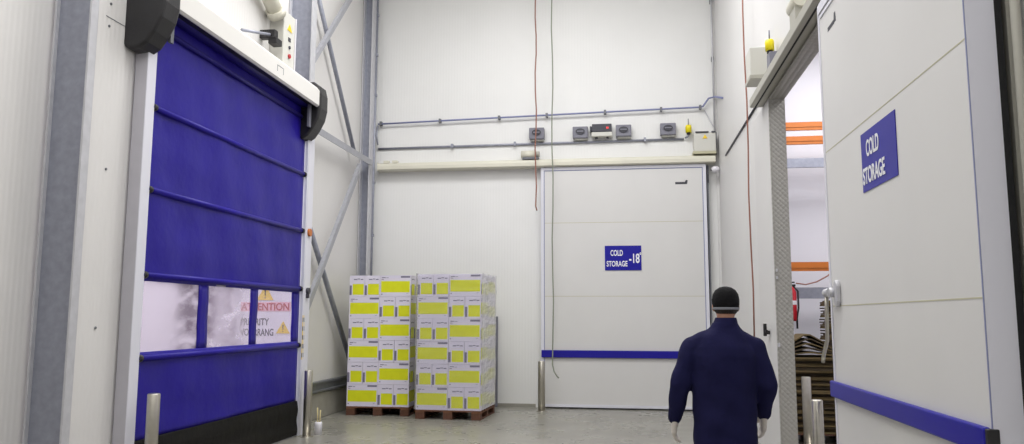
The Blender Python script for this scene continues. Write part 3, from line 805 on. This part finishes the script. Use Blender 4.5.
G().tube([(ex, ey, 1.56), (ex, ey, 1.58), (ex, ey, 1.98), (ex, ey, 2.04), (ex, ey, 2.07)], .08, 20, True, [.07, .08, .08, .055, .03]).build('cylinder', 'red', fe)
G().box(ex - .012, ex + .012, ey + .07, ey + .11, 1.62, 2.0).build('hanger', 'galvd', fe)
g = G(); g.box(ex - .02, ex + .07, ey - .02, ey + .02, 2.07, 2.10); g.box(ex - .02, ex + .06, ey - .015, ey + .015, 2.12, 2.14); g.cyl((ex, ey, 2.07), (ex, ey, 2.14), .018, 10)
g.build('valve', 'black', fe)
G().tube([(ex + .03, ey, 2.09), (ex + .10, ey - .02, 2.0), (ex + .10, ey - .02, 1.75), (ex + .07, ey - .03, 1.60), (ex + .07, ey - .03, 1.45)], .014, 8).build('hose', 'black', fe)
G().tube([(ex, ey, 1.80), (ex, ey, 1.86)], .0805, 20, False).build('paper_label', 'bottle', fe)
cord('thin orange-brown cable sagging under the rack inside the cold room', [(2.52, 12.2, 2.12), (2.66, 12.2, 2.10), (2.82, 12.2, 2.14), (2.98, 12.2, 2.23), (3.05, 12.2, 2.30)], .010, 'ropered')

def sheets(cx, cy, w, d, z0, z1, lab, grp, n, J=1.):
    th = (z1 - z0) / n; proto = []
    for v in range(4):
        # one flattened box: two plies with a slightly bowed upper ply and a slotted flap
        g = G(); t_ = th * .46
        g.box(-w / 2, w / 2, -d / 2, d / 2, 0, t_)
        g.box(-w / 2 + .03 * v, w / 2 - .02, -d / 2 + .015 * v, d / 2 - .03, t_, th * .92)
        if v % 2 and J > .5: g.box(-w / 2 - .05, -w / 2, -d / 3, d / 3, 0, t_)
        o = g.build('cardboard_sheet', 'card' if v < 2 else 'cardd'); proto.append(o)
    for k in range(n):
        p = proto[k % 4]
        o = p if k < 4 else p.copy()
        if k >= 4: COL.objects.link(o)
        o.location = (cx + random.uniform(-.05, .05) * J, cy + random.uniform(-.06, .06) * J, z0 + k * th)
        o.rotation_euler = (0, 0, random.uniform(-.13, .13) * J)
        tag(o, lab, 'cardboard', grp)
pl_ = thing('wooden_pallet', (2.42, 11.2, 0), 'dark wooden pallet under the cardboard pile inside the cold room', 'pallet')
for k in range(5): G().box(1.98, 2.86, 10.72 + k * .2, 10.84 + k * .2, .12, .142).build('deck_board', 'woodd', pl_)
for i in range(3): G().box(1.98 + i * .39, 2.08 + i * .39, 10.72, 11.64, 0, .12).build('bearer', 'woodd', pl_)
sheets(2.43, 11.18, .76, .86, .142, 1.10, 'flattened brown cardboard sheet in the low pile inside the cold room doorway', 'flattened cardboard in the low pile', 46)
sheets(3.20, 12.0, .72, .42, .0, 1.86, 'flattened cardboard sheet in the tall pile behind the open door edge', 'flattened cardboard in the tall pile', 46, .25)
# creased sheets lying on the pile, peaking like a tent
for k in range(5):
    hgt, t_ = .045 + .038 * k, .016
    g = G()
    top = [(-.40 + .02 * k, 0), (-.20, hgt * .55), (-.05, hgt), (.02, hgt * 1.02), (.20, hgt * .5), (.37 - .015 * k, .005)]
    g.prism(top + [(u, v + t_) for u, v in top[::-1]], 'Y', 10.76 + .02 * k, 11.50 - .03 * k)
    o = g.build('folded_cardboard', 'card' if k % 2 == 0 else 'cardd'); o.location += Vector((2.37 + .01 * (k % 2), 0, 1.106 + k * .018))
    if k == 4: tag(o, 'creased brown cardboard peaking on top of the low pile', 'cardboard')
    else: tag(o, 'creased cardboard sheet just under the peaked top of the low pile', 'cardboard', 'creased cardboard on the low pile')

# ------------------------------------------------------------------ the worker (seen from behind, walking away)
def capsule(g, p, q, r0, r1, seg=14, ell=None):
    """tapered limb with rounded ends"""
    p, q = Vector(p), Vector(q); d = (q - p).normalized()
    pts, rad = [], []
    for k in range(5):
        a = PI / 2 * k / 5; pts.append(p - d * r0 * math.cos(a)); rad.append(max(.002, r0 * math.sin(a)))
    for k in range(5):
        pts.append(p.lerp(q, k / 4)); rad.append(r0 + (r1 - r0) * k / 4)
    for k in range(1, 6):
        a = PI / 2 * k / 5; pts.append(q + d * r1 * math.sin(a)); rad.append(max(.002, r1 * math.cos(a)))
    g.tube(pts, 0, seg, True, rad)
def loft(g, rings, seg=28):
    """stack of ellipses (cx, cy, z, rx, ry)"""
    R = []
    for (cx, cy, z, rx, ry) in rings:
        R.append([g.bm.verts.new((cx + rx * abs(math.cos(a)) ** .85 * (1 if math.cos(a) > 0 else -1), cy + ry * math.sin(a), z)) for a in [2 * PI * k / seg for k in range(seg)]])
    for A, B in zip(R, R[1:]):
        for k in range(seg): g.bm.faces.new((A[k], A[(k + 1) % seg], B[(k + 1) % seg], B[k]))
    g.bm.faces.new(R[0][::-1]); g.bm.faces.new(R[-1])
def fuse(o, voxel, smooth=4, cloth=0., seed=0.):
    """make one continuous skin from the overlapping pieces"""
    r = o.modifiers.new('remesh', 'REMESH'); r.mode = 'VOXEL'; r.voxel_size = voxel; r.use_smooth_shade = True
    s = o.modifiers.new('smooth', 'SMOOTH'); s.factor = .5; s.iterations = smooth
    bpy.context.view_layer.update()
    dg = bpy.context.evaluated_depsgraph_get()
    me = bpy.data.meshes.new_from_object(o.evaluated_get(dg))
    o.modifiers.clear()
    for m_ in o.data.materials:
        if len(me.materials) == 0: me.materials.append(m_)
    o.data = me
    if cloth:
        for v in me.vertices:
            c = v.co
            f = math.sin(c.z * 38 + c.x * 17 + seed) * .45 + math.sin(c.z * 21 - c.x * 29 + 1.3) * .4 + math.sin(c.x * 46 + c.z * 9) * .25
            v.co = c + v.normal * cloth * f
    for p in me.polygons: p.use_smooth = True
    return o
px, py = .612, 5.2
WK = thing('person', (px, py, 0), 'person in navy work clothes and black cap walking away by the right door', 'person')
sh = {-1: Vector((-.182, .0, 1.435)), 1: Vector((.182, .01, 1.435))}
el = {-1: Vector((-.272, -.02, 1.185)), 1: Vector((.262, -.015, 1.19))}
wr = {-1: Vector((-.305, .06, .985)), 1: Vector((.252, .09, 1.01))}
hip = {-1: Vector((-.095, 0, .93)), 1: Vector((.095, 0, .93))}
kn = {-1: Vector((-.11, .16, .52)), 1: Vector((.105, .02, .50))}
an = {-1: Vector((-.115, .10, .10)), 1: Vector((.11, -.26, .16))}
def hand(g, s, fat):
    w = wr[s]; e = (w - el[s]).normalized()
    fwd = (e * .55 + Vector((0, .12, -1)) * .6).normalized()          # the way the hand hangs
    side = Vector((0, 1, 0)); side = (side - fwd * side.dot(fwd)).normalized()  # thumb side
    nrm = fwd.cross(side).normalized() * (1 if s < 0 else -1)
    inn = Vector((-s, 0, 0))                                           # palm faces the thigh
    base = w + fwd * .02
    for k in range(4):                                                 # palm
        off = side * (.030 - .020 * k)
        capsule(g, base + off * .75, base + off + fwd * .085, .0145 + fat, .0125 + fat, 10)
    lens = (.070, .080, .074, .058)
    for k in range(4):                                                 # fingers, softly curled towards the palm
        off = side * (.030 - .020 * k); r = (.0085, .0088, .0084, .0076)[k] + fat * .7
        a = base + off + fwd * .090; L = lens[k]
        b = a + (fwd * .95 + inn * .22).normalized() * L * .45
        c = b + (fwd * .8 + inn * .55).normalized() * L * .32
        d = c + (fwd * .55 + inn * .85).normalized() * L * .25
        capsule(g, a, b, r + .0008, r, 8); capsule(g, b, c, r, r * .95, 8); capsule(g, c, d, r * .95, r * .8, 8)
    a = base + side * .026 + fwd * .015; b = a + (side * .8 + fwd * .7 + inn * .3).normalized() * .045; c = b + (fwd * .95 + side * .25 + inn * .25).normalized() * .034
    capsule(g, a, b, .013 + fat, .0105 + fat * .8, 8); capsule(g, b, c, .0105 + fat * .8, .0085 + fat * .7, 8)
# body
g = G()
hc = Vector((.03, .045, 1.695))
g.ball(hc, .076, .096, .108, 28, 20)                                   # skull
g.ball(hc + Vector((0, .022, -.065)), .058, .070, .062, 20, 14)        # jaw
g.ball(hc + Vector((0, .078, -.105)), .026, .022, .02, 12, 8)          # chin
capsule(g, hc + Vector((0, .092, .0)), hc + Vector((0, .112, -.036)), .009, .014, 10)   # nose
capsule(g, hc + Vector((-.022, .088, -.068)), hc + Vector((.022, .088, -.068)), .008, .008, 8)  # lips
for s in (-1, 1):
    g.ball(hc + Vector((s * .032, .082, .005)), .014, .012, .010, 10, 8)    # eyes
    g.ball(hc + Vector((s * .077, -.002, -.018)), .010, .020, .033, 12, 10)  # ears
capsule(g, (0.008, .0, 1.48), (.028, .025, 1.64), .062, .054, 18)
loft(g, [(0, 0, .86, .15, .10), (0, 0, .95, .165, .11), (0, 0, 1.10, .145, .10), (0, 0, 1.25, .165, .115), (0, 0, 1.36, .17, .11), (0, 0, 1.44, .13, .08), (0, 0, 1.49, .07, .06)])
for s in (-1, 1):
    capsule(g, sh[s] + Vector((-s * .02, 0, -.03)), el[s], .050, .043); capsule(g, el[s], wr[s], .042, .028)
    hand(g, s, 0)
    capsule(g, hip[s], kn[s], .085, .055); capsule(g, kn[s], an[s], .052, .036)
    capsule(g, an[s] + Vector((0, -.03, -.05)), an[s] + Vector((0, .15, -.065)), .034, .028)
bd = fuse(g.build('body', 'skin', WK), .0065, 3)
# jacket, collar, trousers
g = G()
loft(g, [(0, 0, .74, .192, .135), (0, 0, .80, .196, .138), (0, 0, .92, .200, .140), (0, 0, 1.05, .196, .134), (0, 0, 1.16, .198, .134), (0, .0, 1.28, .210, .142), (0, .0, 1.37, .214, .140), (0, .0, 1.42, .200, .125), (0.004, .005, 1.485, .152, .102), (.012, .01, 1.54, .096, .084), (.018, .014, 1.578, .073, .072)])
for s in (-1, 1):
    capsule(g, (s * .09 + .005, 0, 1.470), sh[s] + Vector((s * .012, 0, -.020)), .058, .070, 18)
    capsule(g, sh[s] + Vector((s * .010, 0, -.02)), el[s], .074, .064, 18)
    capsule(g, el[s], wr[s], .064, .050, 18)
    q = wr[s] + (wr[s] - el[s]).normalized() * .012
    capsule(g, wr[s], q, .047, .045, 18)
fuse(g.build('jacket', 'navy', WK), .009, 4, .0065)
g = G()
loft(g, [(.018, .010, 1.555, .082, .078), (.024, .016, 1.592, .070, .071), (.025, .018, 1.606, .065, .066), (.025, .018, 1.604, .058, .060), (.022, .014, 1.57, .060, .061)])
g.build('collar', 'navy', WK)
g = G()
loft(g, [(0, 0, .80, .178, .122), (0, 0, .90, .176, .122), (0, 0, .98, .160, .112)])
for s in (-1, 1):
    capsule(g, hip[s] + Vector((0, 0, -.02)), kn[s], .102, .078, 18); capsule(g, kn[s], an[s] + Vector((0, 0, .02)), .076, .068, 18)
fuse(g.build('trousers', 'navy', WK), .010, 5, .0045, 2.)
# cap, elastic band, hair
g = G()
loft(g, [(.03, .042, 1.664, .0815, .102), (.03, .042, 1.69, .085, .105), (.03, .042, 1.72, .086, .106), (.03, .042, 1.755, .080, .099), (.03, .044, 1.783, .063, .080), (.03, .045, 1.800, .038, .050), (.03, .045, 1.806, .012, .016)], 32)
cpo = g.build('cap', 'cap', WK)
for p in cpo.data.polygons: p.use_smooth = True
g = G()
loft(g, [(.03, .042, 1.656, .0815, .102), (.03, .042, 1.659, .084, .1045), (.03, .042, 1.668, .085, .1055), (.03, .042, 1.671, .083, .1035)], 32)
bo = g.build('elastic_band', 'band', cpo)
g = G()
vz = [g.bm.verts.new((.03 + .075 * math.sin(a), .045 + .10 * math.cos(a) * .9 + (.055 * max(0, math.cos(a)) if k else 0), 1.69 - .012 * k)) for k in (0, 1) for a in [-1.2 + 2.4 * i / 12 for i in range(13)]]
for i in range(12): g.bm.faces.new((vz[i], vz[i + 1], vz[14 + i], vz[13 + i]))
vo = g.build('visor', 'cap', cpo)
sm = vo.modifiers.new('solid', 'SOLIDIFY'); sm.thickness = .006
g = G(); loft(g, [(.03, .030, 1.630, .058, .064), (.03, .034, 1.645, .072, .088), (.03, .038, 1.660, .079, .099)], 24)
for v in g.bm.verts:
    if v.co.y > .075: v.co.y = .075
g.build('hair', 'hair', WK)
for s in (-1, 1):
    g = G(); hand(g, s, .006)
    capsule(g, wr[s] - (wr[s] - el[s]).normalized() * .03, wr[s] + Vector((0, 0, -.02)), .034, .033, 14)
    fuse(g.build('glove', 'glove', WK), .0048, 2)
    g = G()
    a = an[s]
    capsule(g, a + Vector((0, -.04, -.045)), a + Vector((0, .16, -.066)), .044, .034, 14); capsule(g, a + Vector((0, 0, .06)), a + Vector((0, -.01, -.04)), .050, .050, 14)
    fuse(g.build('boot', 'boot', WK), .009, 3)
lo = min((WK.location.z + c.location.z + v.co.z) for c in WK.children if c.name.startswith('boot') for v in c.data.vertices)
WK.location.z -= lo
# build() placed the parts before the worker was moved, so everything follows the Empty
for c in WK.children: pass
# the parts were modelled around x = y = 0
for c in WK.children:
    c.location.x += px; c.location.y += py

# ------------------------------------------------------------------ light
def area(name, loc, sx, sy, power, rot=(0, 0, 0), col=(1, .995, .99)):
    l = bpy.data.lights.new(name, 'AREA'); l.shape = 'RECTANGLE'; l.size = sx; l.size_y = sy; l.energy = power; l.color = col
    o = bpy.data.objects.new(name, l); COL.objects.link(o); o.location = loc; o.rotation_euler = rot
    return o
area('hall_lamp', (-1.4, 9.6, 8.5), 5.0, 2.0, 365)
area('hall_lamp', (-1.4, 5.4, 8.5), 5.0, 2.0, 200)
area('hall_lamp', (-1.4, 1.2, 8.5), 5.0, 2.0, 130)
area('hall_lamp', (-1.4, -2.4, 8.5), 5.0, 1.5, 90)
area('passage_lamp', (-6.9, 8.4, 4.85), 2.5, 3, 210, col=(1, .97, 1))
area('cold_room_lamp', (3.6, 10.2, 6.1), 2.0, 2.5, 190, col=(.99, .98, 1))
area('cold_room_lamp', (4.2, 6.0, 6.1), 2.0, 2.5, 100, col=(.99, .98, 1))
w = bpy.data.worlds.new('world'); S.world = w; w.use_nodes = True
w.node_tree.nodes['Background'].inputs[0].default_value = (.5, .5, .52, 1)
w.node_tree.nodes['Background'].inputs[1].default_value = .3

# ------------------------------------------------------------------ camera
f, pi_, ya_, ro = 785.5577, .121020815, -.142682510, .00309311338
cp_, sp_, cy_, sy_ = math.cos(pi_), math.sin(pi_), math.cos(ya_), math.sin(ya_)
fw = Vector((sy_ * cp_, cy_ * cp_, sp_)); rt = Vector((cy_, -sy_, 0)); up = rt.cross(fw)
rt2 = rt * math.cos(ro) + up * math.sin(ro); up2 = up * math.cos(ro) - rt * math.sin(ro)
cam = bpy.data.cameras.new('camera'); co = bpy.data.objects.new('camera', cam); COL.objects.link(co)
co.matrix_world = Matrix(((rt2.x, up2.x, -fw.x, 0), (rt2.y, up2.y, -fw.y, 0), (rt2.z, up2.z, -fw.z, 1.6), (0, 0, 0, 1)))
cam.sensor_width = 36; cam.lens = 36 * f / 1024; cam.clip_start = .05
S.camera = co
S.view_settings.view_transform = 'Standard'; S.view_settings.look = 'None'; S.view_settings.gamma = 1
S.view_settings.use_curve_mapping = False
S.view_settings.exposure = 0.0
